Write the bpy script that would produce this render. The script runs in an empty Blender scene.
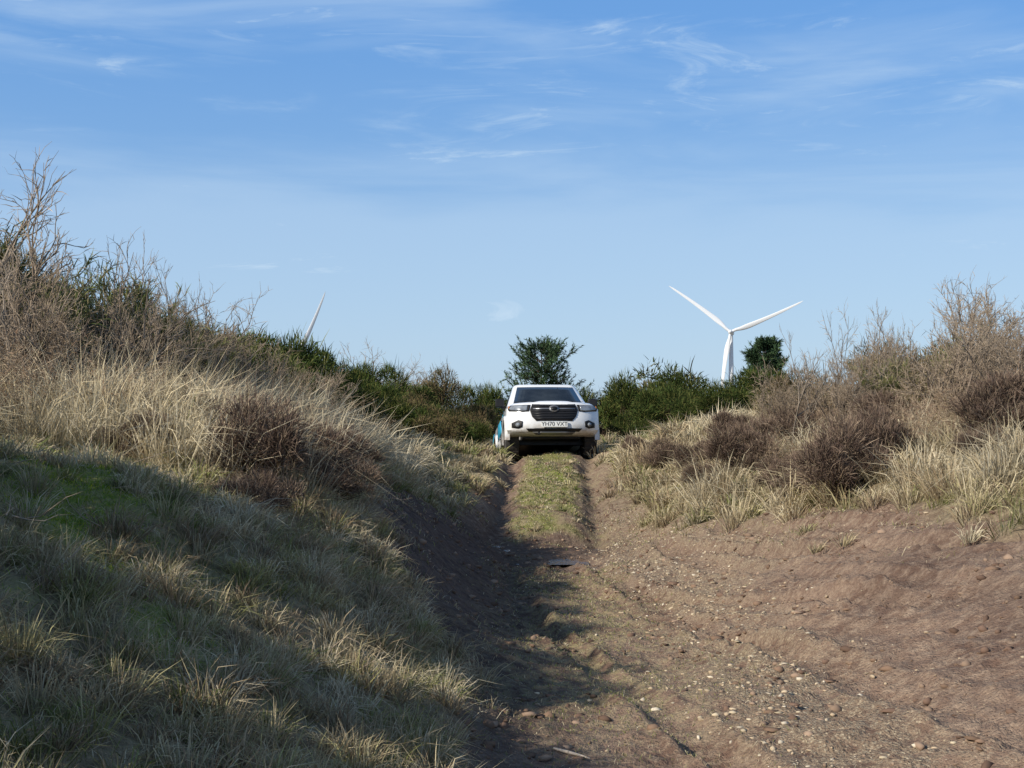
import bpy, bmesh, math, random
import numpy as np
from mathutils import Vector
rng=np.random.default_rng(7); random.seed(7)
S=bpy.context.scene
S.view_settings.view_transform='Standard'; S.view_settings.look='None'; S.view_settings.exposure=0
def link(o,parent=None):
    S.collection.objects.link(o)
    if parent: o.parent=parent
    return o
# ------------------------------------------------------------ noise
def vnoise(x,y,s=0):
    xi=np.floor(x).astype(np.int64); yi=np.floor(y).astype(np.int64)
    fx=x-xi; fy=y-yi; fx=fx*fx*(3-2*fx); fy=fy*fy*(3-2*fy)
    def h(a,b):
        n=(a*374761393+b*668265263+s*2147483+1013)&0xffffffff
        n=((n^(n>>13))*1274126177)&0xffffffff
        n=((n^(n>>16))*1103515245)&0xffffffff
        return ((n>>8)&0xffff)/65535.0
    return (h(xi,yi)*(1-fx)+h(xi+1,yi)*fx)*(1-fy)+(h(xi,yi+1)*(1-fx)+h(xi+1,yi+1)*fx)*fy
def fbm(x,y,o=4,s=0):
    v=0;a=.5;t=0
    for i in range(o):
        v=v+a*vnoise(x*2**i,y*2**i,s+i*17); t+=a; a*=.5
    return v/t*2-1
def sst(a,b,x):
    t=np.clip((x-a)/(b-a),0,1); return t*t*(3-2*t)
# ------------------------------------------------------------ terrain height
CX=np.array([-40,-12,-6,-4,-3,-2,-1.2,-.5,.1,.8,1.6,2.5,3.5,5,7,12,40.])
ROWS=[
(-8,[1.5,1.5,1.4,1.3,1.15,.8,.4,.1,0,0,.03,.1,.2,.45,.9,1.3,1.5]),
(3, [1.5,1.5,1.4,1.3,1.15,.8,.45,.15,0,0,.03,.12,.25,.5,1.0,1.4,1.5]),
(6, [1.6,1.6,1.5,1.4,1.28,1.02,.62,.25,.02,-.02,.05,.2,.45,.8,1.2,1.5,1.6]),
(11,[1.7,1.7,1.65,1.5,1.38,1.15,.75,.2,-.1,-.15,-.05,.2,.6,1.1,1.45,1.7,1.8]),
(16,[1.8,1.8,1.7,1.55,1.4,1.1,.6,0,-.28,-.3,-.2,.12,.6,1.15,1.55,1.9,2]),
(20.3,[1.8,1.8,1.6,1.4,1.2,.8,.35,-.15,-.38,-.38,-.22,.3,.8,1.25,1.6,1.9,2]),
(21.8,[1.8,1.8,1.6,1.4,1.15,.75,.42,.1,-.08,-.05,.0,.4,.9,1.3,1.6,1.9,2]),
(24.5,[1.8,1.8,1.6,1.4,1.15,.8,.58,.42,.28,.28,.33,.65,1.05,1.35,1.6,1.9,2]),
(28.5,[1.8,1.8,1.6,1.4,1.25,1.1,.95,.85,.74,.74,.82,1.0,1.25,1.45,1.6,1.9,2]),
(31.7,[1.8,1.8,1.6,1.4,1.2,1.0,.8,.55,.36,.36,.5,.9,1.2,1.4,1.6,1.9,2]),
(38,[1.8,1.8,1.6,1.4,1.2,1.1,.9,.7,.5,.5,.6,.9,1.1,1.3,1.5,1.8,1.9]),
(50,[1.7,1.5,1.4,1.3,1.2,1.1,1.,1.,1.,1.,1.,1.1,1.2,1.3,1.4,1.5,1.7]),
(90,[.5]*17),
(300,[-5]*17),(850,[-18.8]*17),(4000,[-22]*17)]
RY=np.array([r[0] for r in ROWS],float); RZ=np.array([r[1] for r in ROWS],float)
def herm(xs,x):
    x=np.clip(x,xs[0],xs[-1]); i=np.clip(np.searchsorted(xs,x,side='right')-1,0,len(xs)-2)
    h=xs[i+1]-xs[i]; t=(x-xs[i])/h
    return i,t,h
def lin_slopes(xs,Y,axis):
    d=np.diff(Y,axis=axis); h=np.diff(xs)
    h=h.reshape((-1,1)) if axis==0 else h.reshape((1,-1))
    d=d/h
    m=np.zeros_like(Y)
    a=d.take(range(0,d.shape[axis]-1),axis); b=d.take(range(1,d.shape[axis]),axis)
    with np.errstate(all='ignore'):
        mid=np.where(a*b>0,2*a*b/(a+b),0)
    if axis==0: m[1:-1]=mid; m[0]=d[0]; m[-1]=d[-1]
    else: m[:,1:-1]=mid; m[:,0]=d[:,0]; m[:,-1]=d[:,-1]
    return m
MX=lin_slopes(CX,RZ,1)
def base_h(x,y):
    i,t,h=herm(CX,x)
    j,u,g=herm(RY,y)
    h00=2*t**3-3*t**2+1;h10=t**3-2*t**2+t;h01=-2*t**3+3*t**2;h11=t**3-t**2
    def row(k):
        k=np.clip(k,0,len(RY)-1)
        return h00*RZ[k,i]+h10*h*MX[k,i]+h01*RZ[k,i+1]+h11*h*MX[k,i+1]
    r0,r1,r2,r3=row(j-1),row(j),row(j+1),row(j+2)
    d1=(r2-r1)/g
    km=np.clip(j-1,0,None); kp=np.clip(j+2,None,len(RY)-1)
    dm=np.where(j>0,(r1-r0)/np.maximum(RY[j]-RY[km],1e-6),d1)
    dp=np.where(j+2<len(RY),(r3-r2)/np.maximum(RY[kp]-RY[np.clip(j+1,None,len(RY)-1)],1e-6),d1)
    with np.errstate(all='ignore'):
        m1=np.where(dm*d1>0,2*dm*d1/(dm+d1),0); m2=np.where(dp*d1>0,2*dp*d1/(dp+d1),0)
    return (2*u**3-3*u**2+1)*r1+(u**3-2*u**2+u)*g*m1+(-2*u**3+3*u**2)*r2+(u**3-u**2)*g*m2
def track_c(y): return np.interp(y,[18,21,25,28.5,32,45],[.42,.5,.66,.80,.95,1.4])
def xl(y): return np.interp(y,[0,6,9,12,17,20,21.5,23,26,32,45],[.1,-.15,-.6,-1.2,-1.6,-1.15,-.72,-.5,-.3,-.2,.2])
def xr(y): return np.interp(y,[0,6,9,11,16,20,23,27,32,45],[5,4.6,4.2,4.0,3.3,2.15,1.75,1.95,2.,2.3])
def bare(x,y):
    n=fbm(x*1.3,y*1.3,3,5)
    return sst(-.15,.15,x-xl(y)+n*.35)*sst(-.25,.25,xr(y)-x+n*.75)
def rut(x,y):
    c=track_c(y); f=sst(18.8,21.5,y)*(1-sst(50,60,y)); w=.20+.05*fbm(y*1.1,x*0+3,2,77); wob=.06*fbm(y*.9,x*0+9,2,78)
    return f*(np.exp(-((x-c-.76-wob)/w)**2)+np.exp(-((x-c+.76+wob)/w)**2))
def tyre(x,y,both=False):
    r=0;bm=0
    tracks=[]
    for (ox,a) in ((0.05,.9),(1.35,.8)):
        tracks.append((np.interp(y,[2,5,8,12,16,20],[1.9,1.3,.75,.15,-.1,-.25])+ox*.9,.12,a))
    ys=np.array([4,6.5,8,9.5,11,13,17,20.]); xs=np.array([9,5.2,3.9,3.0,2.3,1.6,.8,.6])
    for ox,a in ((0,1.1),(1.3,1.2),(1.85,.8),(-.7,.6)):
        w=.13*np.sqrt(1+np.clip((12-y)/3,0,1)*1.2)
        tracks.append((np.interp(y,ys,xs)+ox+.05*np.sin(y*1.3+ox),w,a))
    for ox in (0,1.4):
        tracks.append((np.interp(y,[3,5,7,9,12,16],[3.4,2.8,2.3,1.9,1.2,.6])+ox,.12,.8))
    for cx,w,a in tracks:
        d=np.abs(x-cx); r=r+a*np.exp(-(d/w)**4); bm=bm+a*np.exp(-((d-w*1.45)/(.35*w))**2)
    f=1-sst(17,20,y)
    r=np.clip(r*f,0,1.3)
    return (r,np.clip(bm*f,0,1.2)*(1-np.clip(r,0,1))) if both else r
def H(x,y,fine=True):
    x=np.asarray(x,float);y=np.asarray(y,float)
    z=base_h(x,y); b=bare(x,y); near=1-sst(60,120,y)
    z=z+near*(1-b)*(fbm(x*.9,y*.9,3,1)*.14+fbm(x*3,y*3,2,2)*.06)*sst(-1,1,np.abs(x-track_c(y))-.3)
    z=z+near*b*fbm(x*1.1,y*1.1,4,3)*.09
    st=sst(20.4,21.2,y)*(1-sst(31,34,y))*np.exp(-((x-track_c(y))/.45)**4)
    z=z+st*(.06+.09*fbm(x*2.2,y*1.6,3,88))
    z=z-.17*rut(x,y)
    if fine:
        tr,bm=tyre(x,y,True)
        tread=np.sin((y+np.abs(((x*9)%1)-.5)*.12)*2*math.pi/.09)
        brk=.55+.6*sst(-.5,.3,fbm(x*.8,y*.8,2,97))
        z=z-tr*b*brk*(.055+.010*tread)+bm*b*brk*.028*(1+.8*fbm(x*7,y*7,2,98))
        z=z+b*(1-np.clip(tr,0,1))*(.018*fbm(x*8,y*8,3,8)+.05*np.maximum(fbm(x*3.2,y*3.2,4,9),0)+.014*fbm(x*22,y*22,2,12))
        z=z+gband(x,y)*b*.03*np.abs(fbm(x*10,y*10,2,11))
    return z
def H1(x,y,f=False): return float(H(np.array([x]),np.array([y]),f)[0])
def moss(x,y): return np.exp(-((x+.305*y)/.48)**2)*sst(4,5.5,y)*(1-sst(9.4,10.6,y))*sst(-.4,.05,fbm(x*1.6,y*1.6,3,93))
def gband(x,y): return np.clip(np.exp(-((x-1.6)/.48)**2)+sst(12,14.5,y)*np.exp(-((x-2.3)/.75)**2),0,1)
# ------------------------------------------------------------ mesh helpers
def fast_mesh(name,V,T,C=None,n=3,smooth=False):
    me=bpy.data.meshes.new(name); V=np.asarray(V,np.float32); T=np.asarray(T,np.int32)
    me.vertices.add(len(V)); me.vertices.foreach_set('co',V.ravel())
    me.loops.add(T.size); me.loops.foreach_set('vertex_index',T.ravel())
    me.polygons.add(len(T)); me.polygons.foreach_set('loop_start',np.arange(0,T.size,n,dtype=np.int32))
    if smooth: me.polygons.foreach_set('use_smooth',np.ones(len(T),bool))
    me.update(calc_edges=True)
    if C is not None:
        a=me.color_attributes.new('Col','FLOAT_COLOR','POINT'); C=np.asarray(C)
        cc=np.ones((len(V),4),np.float32); cc[:,:C.shape[1]]=C; a.data.foreach_set('color',cc.ravel())
    return me
class MB:
    def __init__(s): s.V=[];s.T=[];s.C=[];s.n=0
    def add(s,V,T,C):
        s.V.append(V);s.T.append(T+s.n);s.C.append(C);s.n+=len(V)
    def mesh(s,name,smooth=False): return fast_mesh(name,np.concatenate(s.V),np.concatenate(s.T),np.concatenate(s.C),smooth=smooth)
def nrm(v): return v/np.maximum(np.linalg.norm(v,axis=-1,keepdims=True),1e-9)
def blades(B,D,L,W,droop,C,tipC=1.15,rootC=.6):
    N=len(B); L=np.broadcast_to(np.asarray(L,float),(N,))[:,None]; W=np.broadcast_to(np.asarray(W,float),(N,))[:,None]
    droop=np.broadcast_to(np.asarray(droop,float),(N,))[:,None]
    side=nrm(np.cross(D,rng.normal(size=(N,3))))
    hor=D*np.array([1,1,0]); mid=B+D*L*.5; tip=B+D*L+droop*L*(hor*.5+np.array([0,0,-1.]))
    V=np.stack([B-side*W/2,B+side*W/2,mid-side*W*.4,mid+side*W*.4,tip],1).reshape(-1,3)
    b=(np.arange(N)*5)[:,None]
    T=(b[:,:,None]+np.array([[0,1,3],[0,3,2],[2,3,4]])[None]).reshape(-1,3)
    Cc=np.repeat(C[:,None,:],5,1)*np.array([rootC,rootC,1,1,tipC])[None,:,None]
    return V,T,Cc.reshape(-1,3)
def tubes(P0,P1,R0,R1,C,k=3):
    N=len(P0); D=nrm(P1-P0); a=nrm(np.cross(D,np.where(np.abs(D[:,2:3])>.9,[[1.,0,0]],[[0,0,1.]]))); b=np.cross(D,a)
    ang=np.arange(k)*2*math.pi/k
    off=a[:,None]*np.cos(ang)[None,:,None]+b[:,None]*np.sin(ang)[None,:,None]
    V=np.concatenate([P0[:,None]+off*R0[:,None,None],P1[:,None]+off*R1[:,None,None]],1).reshape(-1,3)
    t=[]
    for i in range(k):
        j=(i+1)%k; t+=[[i,j,k+j],[i,k+j,k+i]]
    T=((np.arange(N)*2*k)[:,None,None]+np.array(t)[None]).reshape(-1,3)
    return V,T,np.repeat(C,2*k,0)
# ------------------------------------------------------------ materials
def nodes(name):
    m=bpy.data.materials.new(name); m.use_nodes=True; nt=m.node_tree; nt.nodes.clear()
    return m,nt,nt.nodes.new
def mat_simple(name,col,rough=.5,metal=0,spec=.5,coat=0,noise=None,bump=0):
    m,nt,N=nodes(name); L=nt.links.new
    p=N('ShaderNodeBsdfPrincipled'); o=N('ShaderNodeOutputMaterial'); L(p.outputs[0],o.inputs[0])
    p.inputs['Base Color'].default_value=(*col,1); p.inputs['Roughness'].default_value=rough; p.inputs['Metallic'].default_value=metal
    p.inputs['Specular IOR Level'].default_value=spec; p.inputs['Coat Weight'].default_value=coat
    tc=N('ShaderNodeTexCoord'); n=N('ShaderNodeTexNoise'); n.inputs['Scale'].default_value=6; n.inputs['Detail'].default_value=4
    L(tc.outputs['Object'],n.inputs['Vector'])
    mx=N('ShaderNodeMix'); mx.data_type='RGBA'; r=N('ShaderNodeMapRange'); r.inputs[1].default_value=.35; r.inputs[2].default_value=.7
    L(n.outputs['Fac'],r.inputs[0]); L(r.outputs[0],mx.inputs[0])
    c2=noise if noise else tuple(c*.8 for c in col)
    mx.inputs[6].default_value=(*col,1); mx.inputs[7].default_value=(*c2,1); L(mx.outputs[2],p.inputs['Base Color'])
    return m
def mat_foliage(name,trans=.25):
    # albedo variation is carried per blade / leaf / stone by the mesh's own colour attribute
    m,nt,N=nodes(name); L=nt.links.new
    a=N('ShaderNodeAttribute'); a.attribute_name='Col'
    p=N('ShaderNodeBsdfDiffuse'); o=N('ShaderNodeOutputMaterial'); L(a.outputs['Color'],p.inputs['Color'])
    if trans>0:
        t=N('ShaderNodeBsdfTranslucent'); mx=N('ShaderNodeMixShader'); mx.inputs[0].default_value=trans
        L(a.outputs['Color'],t.inputs['Color']); L(p.outputs[0],mx.inputs[1]); L(t.outputs[0],mx.inputs[2]); L(mx.outputs[0],o.inputs[0])
    else: L(p.outputs[0],o.inputs[0])
    return m
M_grass=mat_foliage('grass_mat',.18); M_leaf=mat_foliage('foliage_mat',0); M_twig=mat_foliage('twig_mat',0); M_stone=mat_foliage('stone_mat',0)
def ground_mat():
    m,nt,N=nodes('ground_mat'); L=nt.links.new
    p=N('ShaderNodeBsdfPrincipled'); o=N('ShaderNodeOutputMaterial'); L(p.outputs[0],o.inputs[0])
    a=N('ShaderNodeAttribute'); a.attribute_name='Col'; sep=N('ShaderNodeSeparateColor'); L(a.outputs['Color'],sep.inputs[0])
    tc=N('ShaderNodeTexCoord')
    def noise(s,d=5,r=.6):
        n=N('ShaderNodeTexNoise'); n.inputs['Scale'].default_value=s; n.inputs['Detail'].default_value=d; n.inputs['Roughness'].default_value=r
        L(tc.outputs['Object'],n.inputs['Vector']); return n
    def mix(f,c1,c2):
        x=N('ShaderNodeMix'); x.data_type='RGBA'
        if hasattr(f,'links'): L(f,x.inputs[0])
        else: x.inputs[0].default_value=f
        for s,c in ((6,c1),(7,c2)):
            if isinstance(c,tuple): x.inputs[s].default_value=(*c,1)
            else: L(c,x.inputs[s])
        return x.outputs[2]
    def rng_(s,a0,a1,b0=0,b1=1):
        r=N('ShaderNodeMapRange'); r.inputs[1].default_value=a0;r.inputs[2].default_value=a1;r.inputs[3].default_value=b0;r.inputs[4].default_value=b1
        L(s,r.inputs[0]); return r.outputs[0]
    n1=noise(1.1,3); n2=noise(9,4,.7); n3=noise(45,3,.7); n4=noise(3.5,2)
    soil=mix(rng_(n1.outputs['Fac'],.40,.60),(.19,.118,.084),(.30,.205,.148))
    soil=mix(rng_(n2.outputs['Fac'],.42,.66),soil,(.41,.30,.215))
    vor=N('ShaderNodeTexVoronoi'); vor.inputs['Scale'].default_value=55; L(tc.outputs['Object'],vor.inputs['Vector'])
    grav=mix(rng_(vor.outputs['Distance'],.15,.5),(.58,.48,.33),(.30,.22,.15))
    gm=N('ShaderNodeMath'); gm.operation='MULTIPLY'; L(sep.outputs[2],gm.inputs[0]); L(rng_(n2.outputs['Fac'],.34,.52),gm.inputs[1])
    soil=mix(gm.outputs[0],soil,grav)
    soil=mix(rng_(n3.outputs['Fac'],.38,.68,.0,.6),soil,(.10,.064,.047))
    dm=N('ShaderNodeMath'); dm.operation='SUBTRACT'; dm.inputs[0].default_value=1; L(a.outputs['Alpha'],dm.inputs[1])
    soil=mix(dm.outputs[0],soil,mix(rng_(n2.outputs['Fac'],.35,.65),(.055,.038,.032),(.12,.083,.066)))  # low alpha darkens soil: painted shade on left slope, wet ruts, browner earth
    thatch=mix(rng_(n2.outputs['Fac'],.35,.65),(.14,.105,.065),(.32,.26,.16))
    green=mix(rng_(n3.outputs['Fac'],.3,.7),(.09,.14,.025),(.30,.32,.06))
    gr=N('ShaderNodeMath'); gr.operation='MULTIPLY'; L(sep.outputs[1],gr.inputs[0]); L(rng_(n4.outputs['Fac'],.3,.5),gr.inputs[1])
    veg=mix(gr.outputs[0],thatch,green)
    c=mix(sep.outputs[0],veg,soil)
    g2=N('ShaderNodeMath'); g2.operation='MULTIPLY'; L(sep.outputs[1],g2.inputs[0]); L(rng_(n2.outputs['Fac'],.42,.6,0,.75),g2.inputs[1])
    c=mix(g2.outputs[0],c,(.31,.27,.13))
    L(c,p.inputs['Base Color']); p.inputs['Roughness'].default_value=.93; p.inputs['Specular IOR Level'].default_value=.15
    b=N('ShaderNodeBump'); b.inputs['Strength'].default_value=1; b.inputs['Distance'].default_value=.045
    ad=N('ShaderNodeMath'); ad.operation='ADD'; L(n2.outputs['Fac'],ad.inputs[0])
    ml=N('ShaderNodeMath'); ml.operation='MULTIPLY'; ml.inputs[1].default_value=.5; L(n3.outputs['Fac'],ml.inputs[0]); L(ml.outputs[0],ad.inputs[1])
    L(ad.outputs[0],b.inputs['Height']); L(b.outputs[0],p.inputs['Normal'])
    return m
# ------------------------------------------------------------ ground sheet
def axis(lo,hi,step,far_lo,far_hi,g=1.18):
    a=list(np.arange(lo,hi,step)); s=step; x=a[-1]
    while x<far_hi: s*=g; x+=s; a.append(x)
    s=step; x=lo; b=[]
    while x>far_lo: s*=g; x-=s; b.append(x)
    return np.array(b[::-1]+a)
gx=axis(-3.2,5.2,.026,-3000,3000); gy=axis(4.2,29,.034,-60,3900)
X,Y=np.meshgrid(gx,gy); Z=H(X,Y)
V=np.stack([X,Y,Z],-1).reshape(-1,3); nx=len(gx)
i=np.arange(len(gy)-1)[:,None]*nx+np.arange(nx-1)[None]; T=np.stack([i,i+1,i+nx+1,i+nx],-1).reshape(-1,4)
xf,yf=V[:,0],V[:,1]; bm_=bare(xf,yf)
def stripf(x,y): return sst(20.3,21.4,y+.9*fbm(x*2,y*2,2,91))*(1-sst(.34,.62,np.abs(x-track_c(y))+.22*fbm(x*3,y*3,3,90)))
strip=stripf(xf,yf)
sparse=np.exp(-((xf-.35-.02*yf)/.75)**2)*sst(6,9,yf)*sst(-.1,.3,fbm(xf*1.2,yf*.7,3,31)+.15)
dirt=np.clip(bm_*(1-strip*sst(-.5,.1,fbm(xf*2.5,yf*2.5,3,92)+.15)),0,1)
green=np.clip(strip*.6+sparse*.8,0,1)
green=np.maximum(green,moss(xf,yf))
gravel=bm_*np.clip(gband(xf,yf)*1.2,0,1)*sst(.3,1.0,xf)*(1-.7*np.clip(tyre(xf,yf),0,1))
shade_damp=bm_*sst(.75,-.15,xf-.012*(yf-8)+.3*fbm(xf*1.5,yf*1.5,3,50))*(1-sst(20,22,yf))*.85  # bare left slope: shade painted into the soil colour to deepen its shadow
shade_damp=np.maximum(shade_damp,np.clip(rut(xf,yf),0,1)*.5*sst(28,22,yf)); shade_damp=np.maximum(shade_damp,.85*np.exp(-((yf-20.2)/1.0)**2)*bm_*(1-sst(1.2,1.9,xf)))
shade_damp=np.maximum(shade_damp,.35*bm_*sst(2.0,3.0,xf)*(1-sst(11,13,yf))*sst(-.2,.5,fbm(xf*.9,yf*.9,3,51)))
ground=link(bpy.data.objects.new('ground',fast_mesh('ground',V,T,np.stack([dirt,green,gravel,1-shade_damp],1),4,True)))
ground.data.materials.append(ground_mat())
# ------------------------------------------------------------ grass
STRAW=np.array([[.64,.54,.35],[.52,.43,.27],[.72,.63,.45],[.41,.31,.19],[.46,.42,.21],[.29,.21,.14]])
GREEN=np.array([[.19,.24,.06],[.28,.30,.09],[.35,.34,.12],[.14,.18,.05]])
MOSS=np.array([[.24,.36,.04],[.46,.48,.06],[.15,.24,.03]])
def inview(x,y,m=2.0): return (np.abs(x)<.37*y+m)
def scatter(n,x0,x1,y0,y1,fn,m=2.0):
    x=rng.uniform(x0,x1,n); y=rng.uniform(y0,y1,n)
    k=(rng.random(n)<fn(x,y))&inview(x,y,m)
    return x[k],y[k]
def vegd(x,y): return (1-bare(x,y))*(1-.93*moss(x,y))
gb=MB()
def tussocks(x,y,nb,Lm,straw,spread=.09,lean=.75,pal=None):
    n=len(x); cnt=np.maximum((nb*rng.uniform(.6,1.4,n)).astype(int),5)
    idx=np.repeat(np.arange(n),cnt); N=len(idx)
    size=rng.uniform(.6,1.35,n)*Lm
    rr=np.sqrt(rng.random(N))*spread*(size[idx]/.35); th=rng.uniform(0,2*math.pi,N)
    bx=x[idx]+rr*np.cos(th); by=y[idx]+rr*np.sin(th)
    bz=H(bx,by,False)-.01
    wind=np.array([.25,-.1,0])
    out=np.stack([np.cos(th),np.sin(th),np.zeros(N)],1)*(rr/(spread*size[idx]/.35)*lean)[:,None]
    D=nrm(out+rng.normal(0,.28,(N,3))*[1,1,.3]+[0,0,1]+wind*rng.uniform(0,1.2,n)[idx][:,None])
    L=size[idx]*rng.uniform(.5,1.15,N)
    W=np.maximum(.0035,.0005*by)*rng.uniform(.8,1.5,N)
    patch=fbm(x*.8,y*.8,2,66)
    ST=STRAW if pal is None else STRAW[pal]
    si=rng.integers(0,len(ST),n)
    tcol=np.where((rng.random(n)<straw(x,y)-.35*np.maximum(patch,0))[:,None],ST[si],GREEN[rng.integers(0,4,n)])*(1+.35*patch)[:,None]
    alt=ST[rng.integers(0,len(ST),N)]
    k=rng.uniform(0,1,N)[:,None]*.6
    C=(tcol[idx]*(1-k)+alt*k)*rng.uniform(.7,1.2,N)[:,None]
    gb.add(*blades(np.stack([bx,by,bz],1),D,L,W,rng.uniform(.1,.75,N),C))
x,y=scatter(3500,-6,xl(6)+.3,2.2,12,lambda x,y:vegd(x,y)*.9); tussocks(x,y,72,.21,lambda x,y:.86+0*x)
x,y=scatter(3600,-8,.5,12,31,lambda x,y:vegd(x,y)*.85); tussocks(x,y,46,.32,lambda x,y:.85+0*x)
x,y=scatter(3600,1.4,10,9,31,lambda x,y:vegd(x,y)*.9); tussocks(x,y,52,.34,lambda x,y:.82+0*x)
x,y=scatter(2200,-20,22,31,55,lambda x,y:vegd(x,y)*.6); tussocks(x,y,16,.45,lambda x,y:.8+0*x,spread=.2)
PALE=[0,1,2,0,2,3]
x,y=scatter(380,-6.5,-1.5,9.5,26,lambda x,y:vegd(x,y)*sst(.2,.7,xl(y)-x)); tussocks(x,y,130,.70,lambda x,y:1.2+0*x,pal=PALE,lean=.5)
x,y=scatter(110,-3.6,-2.0,10,19,lambda x,y:vegd(x,y)); tussocks(x,y,140,.85,lambda x,y:1.2+0*x,pal=PALE,lean=.4)
x,y=scatter(480,2,9,12,27,lambda x,y:vegd(x,y)*.9); tussocks(x,y,130,.62,lambda x,y:1.1+0*x,pal=PALE,lean=.8)
x,y=scatter(110,1.5,5,9,25,lambda x,y:sst(-1.2,-.1,x-xr(y))*.6); tussocks(x,y,60,.26,lambda x,y:1.1+0*x)
x,y=scatter(60,-.2,1.6,20.5,27,lambda x,y:stripf(x,y)); tussocks(x,y,40,.14,lambda x,y:.8+0*x)
grass=link(bpy.data.objects.new('dry_grass',gb.mesh('dry_grass'))); grass.data.materials.append(M_grass)
tb=MB()
def turf(n,x0,x1,y0,y1,fn,Lm,gfrac,pal=GREEN):
    x,y=scatter(n,x0,x1,y0,y1,fn,1.0); N=len(x)
    D=nrm(rng.normal(0,.6,(N,3))*[1,1,.2]+[0,0,1])
    g=gfrac(x,y)>rng.random(N)
    C=np.where(g[:,None],pal[rng.integers(0,len(pal),N)],STRAW[rng.integers(0,6,N)])*rng.uniform(.7,1.1,N)[:,None]
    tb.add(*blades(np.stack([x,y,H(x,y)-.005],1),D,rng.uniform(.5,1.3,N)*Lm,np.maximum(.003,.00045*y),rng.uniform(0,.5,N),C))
turf(75000,-5,.4,2.2,12,lambda x,y:vegd(x,y),.085,lambda x,y:.3+0*x)
turf(90000,-3.9,-1,4,10.6,lambda x,y:moss(x,y)*(1-bare(x,y)),.04,lambda x,y:.92+0*x,MOSS)
turf(42000,-.6,2,19,31,lambda x,y:stripf(x,y)*(1-.7*sst(26.3,27.2,y))*sst(-.45,.15,fbm(x*2.5,y*2.5,3,92)+.1),.05,lambda x,y:.15+.2*sst(0,.5,fbm(x*1.5,y*1.5,2,94)))
turf(60000,-1.2,2.5,6,20,lambda x,y:np.exp(-((x-.35-.02*y)/.7)**2)*sst(-.1,.4,fbm(x*1.2,y*.7,3,31)+.15)*.8,.035,lambda x,y:.35+0*x)
turf(45000,1,5,8,24,lambda x,y:sst(-1.1,0,x-xr(y))*.7*sst(0,.5,fbm(x*2,y*2,3,60)+.2),.07,lambda x,y:.15+0*x)
turf(40000,-2.5,0,7,22,lambda x,y:sst(.9,0,x-xl(y))*.6*sst(0,.5,fbm(x*2,y*2,3,61)+.2),.07,lambda x,y:.2+0*x)
o=link(bpy.data.objects.new('short_turf',tb.mesh('short_turf'))); o.data.materials.append(M_grass)
# ------------------------------------------------------------ stones / clods
def ico():
    bm=bmesh.new(); bmesh.ops.create_icosphere(bm,subdivisions=1,radius=1)
    V=np.array([v.co[:] for v in bm.verts]); T=np.array([[v.index for v in f.verts] for f in bm.faces]); bm.free(); return V,T
IV,IT=ico()
def stones(name,n,fn,smin,smax,cols,x0,x1,y0,y1,pw=5):
    x,y=scatter(n,x0,x1,y0,y1,fn,1.0); N=len(x)
    s=smin+(smax-smin)*rng.random(N)**pw
    sc=s[:,None]*rng.uniform(.45,1.5,(N,3))*[1,1,.5]
    Vv=IV[None]*rng.uniform(.55,1.25,(N,12))[:,:,None]*sc[:,None]
    a=rng.uniform(0,6.28,N); ca,sa=np.cos(a)[:,None],np.sin(a)[:,None]
    Vx=Vv[...,0]*ca-Vv[...,1]*sa; Vy=Vv[...,0]*sa+Vv[...,1]*ca
    P=np.stack([Vx+x[:,None],Vy+y[:,None],Vv[...,2]+(H(x,y)+s*.05)[:,None]],-1).reshape(-1,3)
    T=((np.arange(N)*12)[:,None,None]+IT[None]).reshape(-1,3)
    C=cols[rng.integers(0,len(cols),N)]*rng.uniform(.7,1.2,N)[:,None]
    o=link(bpy.data.objects.new(name,fast_mesh(name,P,T,np.repeat(C,12,0)))); o.data.materials.append(M_stone)
stones('gravel',60000,lambda x,y:bare(x,y)*np.clip(.012+1.0*gband(x,y)*sst(-.5,.3,fbm(x*1.1,y*.8,3,40)+.1),0,1)*(1-.5*np.clip(tyre(x,y),0,1)),.004,.026,
   np.array([[.52,.43,.30],[.44,.34,.23],[.60,.52,.40],[.32,.23,.165],[.48,.38,.26]]),-.5,4.5,4,22,5)
stones('soil_clods',34000,lambda x,y:bare(x,y)*sst(-.3,.4,fbm(x*1.5,y*1.5,3,45)),.006,.048,
   np.array([[.22,.145,.10],[.17,.11,.08],[.30,.21,.15]]),-2,5.5,4,27,6)
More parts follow.
